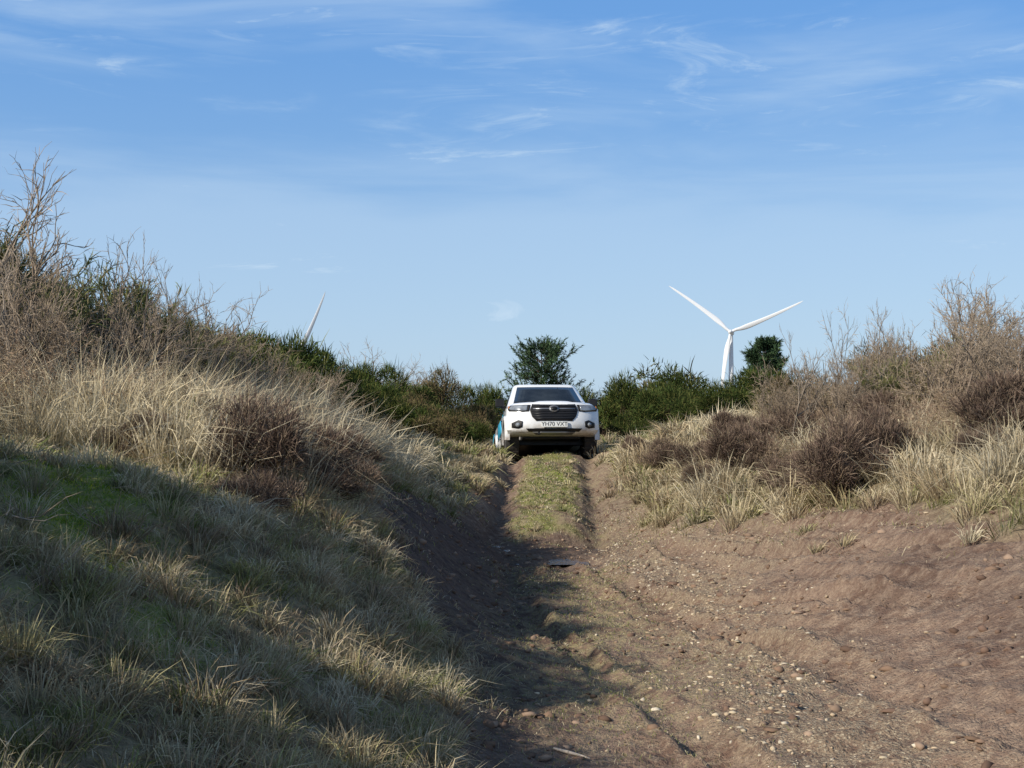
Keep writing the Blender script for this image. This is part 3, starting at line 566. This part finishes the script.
for sx,nm in ((-1,'right'),(1,'left')):
    def sd(co,sx=sx):
        y0,y1,hw=cabdim(co.z); return tl((sx*(hw+.004),co.y,co.z))
    for i,(a,b,c2,d) in enumerate(((1.62,2.28,2.28,2.08),(2.36,3.16,3.0,2.36))):
        panel('side_window_%s_%d'%(nm,i+1),[(0,a,1.26),(0,b,1.26),(0,c2,1.66),(0,d,1.66)],M_gl,.008,2,sd)
    box('mirror_'+nm,(sx*.98,1.62,1.30),(.19,.12,.18),M_bk,.04); box('mirror_arm_'+nm,(sx*.88,1.63,1.22),(.16,.06,.05),M_bk,.015)
    box('door_handle_'+nm,(sx*.905,2.25,1.02),(.03,.18,.035),M_gy,.01)
    box('side_step_'+nm,(sx*.86,2.5,.42),(.16,1.8,.05),M_bk,.02)
    for i,yy in enumerate((1.55,2.32,3.4)): box('door_seam_%s_%d'%(nm,i),(sx*.914,yy,.83),(.02,.012,.72),M_bk,0)
    for cy,nn_ in ((AX,'front'),(4.03,'rear')):
        a=np.linspace(math.radians(-2),math.radians(182),22)
        sec=[(.455,.86),(.455,.955),(.50,.962),(.535,.945),(.535,.86)]
        rr=[[tl((sx*xx,cy+r_*math.cos(t),.40+r_*math.sin(t))) for (r_,xx) in sec] for t in a]
        from_loft('wheel_arch_%s_%s'%(nm,nn_),rr,M_wh,truck)
        ang=np.linspace(0,2*math.pi,40,endpoint=False)
        tp=[(.24,-.10),(.25,-.125),(.33,-.135),(.375,-.12),(.392,-.08),(.392,.08),(.375,.12),(.33,.135),(.25,.125),(.24,.10)]
        rr=[[(xx+sx*.79,cy-AX+r_*math.cos(t),.39+r_*math.sin(t)) for t in ang] for (r_,xx) in tp]
        w=from_loft('tyre_%s_%s'%(nm,nn_),rr,M_rub,truck)
        from_loft('rim_%s_%s'%(nm,nn_),[[(sx*(.79+xx),cy-AX+r_*math.cos(t),.39+r_*math.sin(t)) for t in ang] for (r_,xx) in ((.245,.11),(.225,.10),(.20,.05),(.06,.07),(.05,.10),(.01,.10))],M_gy,truck)
        for k in range(6):
            t=k*math.pi/3; box('spoke_%s_%s_%d'%(nm,nn_,k),(sx*.885,cy+.13*math.cos(t),.39+.13*math.sin(t)),(.03,.20,.05),M_gy,.008,(t,0,0))
        for k in range(30):
            t=k*2*math.pi/30
            box('tread_%s_%s_%d'%(nm,nn_,k),(sx*.79+(-.05 if k%2 else .05),cy+.394*math.cos(t),.39+.394*math.sin(t)),(.13,.012,.045),M_rub,0,(t,0,0))
    F=lambda off:(lambda co:tl((co.x,frontY(co.x,co.z)-off,co.z)))
    panel('headlight_surround_'+nm,[(sx*x,0,z) for x,z in ((.46,1.045),(.84,1.055),(.90,.99),(.88,.94),(.62,.905),(.50,.91))],M_bk,.012,4,F(.004))
    panel('headlight_'+nm,[(sx*x,0,z) for x,z in ((.52,1.035),(.82,1.047),(.875,.995),(.84,.955),(.64,.922),(.54,.925))],M_lens,.014,4,F(.012))
    panel('fog_pocket_'+nm,[(sx*x,0,z) for x,z in ((.62,.71),(.70,.74),(.83,.69),(.83,.60),(.70,.57),(.63,.60))],M_bk,.012,3,F(.004))
    panel('fog_lamp_'+nm,[(sx*(.72+.04*math.cos(t)),0,.65+.04*math.sin(t)) for t in np.linspace(0,2*math.pi,14,endpoint=False)],M_lens,.012,0,F(.014))
    panel('indicator_'+nm,[(sx*x,0,z) for x,z in ((.86,1.045),(.885,1.04),(.895,.995),(.880,.995))],M_or,.012,0,F(.014))
panel('grille',[(-.43,0,1.06),(.43,0,1.06),(.48,0,.93),(.44,0,.80),(.36,0,.71),(-.36,0,.71),(-.44,0,.80),(-.48,0,.93)],M_bk,.012,5,F(.006))
for i,z in enumerate((.76,.81,.86,.91,1.01)):
    hw=float(np.interp(z,[.70,.80,.93,1.055],[.33,.42,.46,.42]))
    panel('grille_bar_%d'%i,[(-hw,0,z-.006),(hw,0,z-.006),(hw,0,z+.006),(-hw,0,z+.006)],M_bk,.02,3,F(.016))
panel('grille_crossbar',[(-.42,0,.948),(.42,0,.948),(.42,0,.968),(-.42,0,.968)],M_gy,.02,3,F(.016))
panel('grille_badge',[(.10*math.cos(t),0,.96+.07*math.sin(t)) for t in np.linspace(0,2*math.pi,24,endpoint=False)],M_gy,.012,0,F(.03))
panel('grille_badge_inner',[(.07*math.cos(t),0,.96+.042*math.sin(t)) for t in np.linspace(0,2*math.pi,24,endpoint=False)],M_bk,.012,0,F(.036))
panel('lower_intake',[(-.56,0,.565),(.56,0,.565),(.50,0,.505),(-.50,0,.505)],M_bk,.012,4,F(.005))
panel('skid_plate',[(-.42,0,.497),(.42,0,.497),(.36,0,.46),(-.36,0,.46)],M_gy,.02,3,F(.012))
box('number_plate',(0,-.03,.64),(.52,.014,.112),M_pl,.004)
tcu=bpy.data.curves.new('plate_text','FONT'); tcu.body='YH70 VXT'; tcu.size=.115; tcu.align_x='CENTER'; tcu.align_y='CENTER'; tcu.extrude=.001; tcu.materials.append(M_bk)
t=link(bpy.data.objects.new('plate_characters',tcu),truck); t.location=tl((0,-.0395,.64)); t.rotation_euler=(math.pi/2,0,0)
for i,x0 in enumerate((-.35,.2)): box('wiper_%d'%i,(x0,1.215,1.262),(.55,.02,.02),M_bk,.004,(0,math.radians(-4),0))
box('bonnet_seam',(0,.19,1.118),(1.2,.012,.008),M_bk,0)
def side(co): return tl((-.929+.05*float(sst(.95,1.22,co.z)),co.y,co.z))
panel('blue_decal_a',[(0,1.75,.72),(0,3.2,.66),(0,3.35,1.05),(0,2.3,1.05)],M_bl,.006,2,side)
panel('blue_decal_b',[(0,1.50,.98),(0,1.62,.98),(0,1.95,1.12),(0,1.58,1.12)],M_bl,.006,2,side)
panel('blue_decal_c',[(0,4.6,.68),(0,5.2,.68),(0,5.2,1.05),(0,4.75,1.05)],M_bl,.006,2,side)
box('tow_eye',(-.3,.08,.47),(.05,.06,.05),M_bk,.01); box('aerial',(.3,2.1,1.88),(.008,.008,.25),M_bk,0,(math.radians(20),0,0))
TX,TY=.78,28.6
zg=float(H(np.array([TX-.76,TX+.76]),np.array([TY,TY])).mean())
truck.location=(TX,TY,zg+.01); truck.rotation_euler=(math.radians(-8),0,math.radians(4.0))
# ------------------------------------------------------------ world, sun, camera
el=math.radians(32); az=math.radians(236)
w=bpy.data.worlds.new('World'); S.world=w; w.use_nodes=True; nt=w.node_tree; nt.nodes.clear(); N=nt.nodes.new; L=nt.links.new
sky=N('ShaderNodeTexSky'); sky.sky_type='NISHITA'; sky.sun_disc=False; sky.sun_elevation=el; sky.sun_rotation=az; sky.air_density=1.0; sky.dust_density=.6; sky.ozone_density=2.0; sky.altitude=200
bg=N('ShaderNodeBackground'); bg.inputs[1].default_value=.13; out=N('ShaderNodeOutputWorld'); L(bg.outputs[0],out.inputs[0])
tc=N('ShaderNodeTexCoord'); sp=N('ShaderNodeSeparateXYZ'); L(tc.outputs['Generated'],sp.inputs[0])
def mr(src,a,b,c=0,d=1,sm=True):
    r=N('ShaderNodeMapRange'); r.interpolation_type='SMOOTHSTEP' if sm else 'LINEAR'
    for i_,v in zip((1,2,3,4),(a,b,c,d)): r.inputs[i_].default_value=v
    L(src,r.inputs[0]); return r.outputs[0]
def mixc(f,a,b):
    x=N('ShaderNodeMix'); x.data_type='RGBA'
    if hasattr(f,'links'): L(f,x.inputs[0])
    else: x.inputs[0].default_value=f
    for s_,c_ in ((6,a),(7,b)):
        if isinstance(c_,tuple): x.inputs[s_].default_value=(*c_,1)
        else: L(c_,x.inputs[s_])
    return x.outputs[2]
blue=mixc(mr(sp.outputs[2],.0,.27,sm=False),(2.4,4.0,5.9),(.95,2.75,6.2))
low=mixc(mr(sp.outputs[2],.30,.60),blue,(.7,1.4,2.8))
base=mixc(.7,sky.outputs[0],low)
def wn(scale,sc,rot,rough=.55,dist=.5):
    mp=N('ShaderNodeMapping'); mp.inputs['Scale'].default_value=sc; mp.inputs['Rotation'].default_value=(0,rot,0); L(tc.outputs['Generated'],mp.inputs[0])
    n=N('ShaderNodeTexNoise'); n.inputs['Scale'].default_value=scale; n.inputs['Detail'].default_value=6; n.inputs['Roughness'].default_value=rough; n.inputs['Distortion'].default_value=dist; L(mp.outputs[0],n.inputs['Vector']); return n.outputs['Fac']
n1=wn(1.6,(2.2,2.2,13),.06); n2=wn(4.2,(1.6,1.6,9),.10,.65,1.0)
def mth(op,a,b):
    m_=N('ShaderNodeMath'); m_.operation=op
    for i_,q_ in enumerate((a,b)):
        if hasattr(q_,'links'): L(q_,m_.inputs[i_])
        else: m_.inputs[i_].default_value=q_
    return m_.outputs[0]
wisp=mth('MULTIPLY',mr(n2,.48,.76,0,.7),mr(n1,.36,.60))
top=mth('ADD',sp.outputs[2],mth('MULTIPLY',n1,-.16))
veil=mr(top,.135,.05,0,.36)
f=mth('MAXIMUM',mth('MAXIMUM',wisp,veil),mr(n1,.46,.75,0,.36))
L(mixc(f,base,(4.7,5.9,7.1)),bg.inputs[0])
sl=bpy.data.lights.new('sun','SUN'); sl.energy=5.0; sl.angle=math.radians(.5); sl.color=(1,.93,.81)
so=link(bpy.data.objects.new('sun',sl)); sv=Vector((math.sin(az)*math.cos(el),math.cos(az)*math.cos(el),math.sin(el))); so.rotation_euler=(-sv).to_track_quat('-Z','Y').to_euler(); so.location=(-20,-12,20)
cam=bpy.data.cameras.new('camera'); cam.lens=36*1400/1024; cam.sensor_width=36; cam.clip_start=.1; cam.clip_end=8000
co=link(bpy.data.objects.new('camera',cam)); co.location=(0,0,1.6); co.rotation_euler=(math.radians(90)+math.atan(31/1400),0,0); S.camera=co
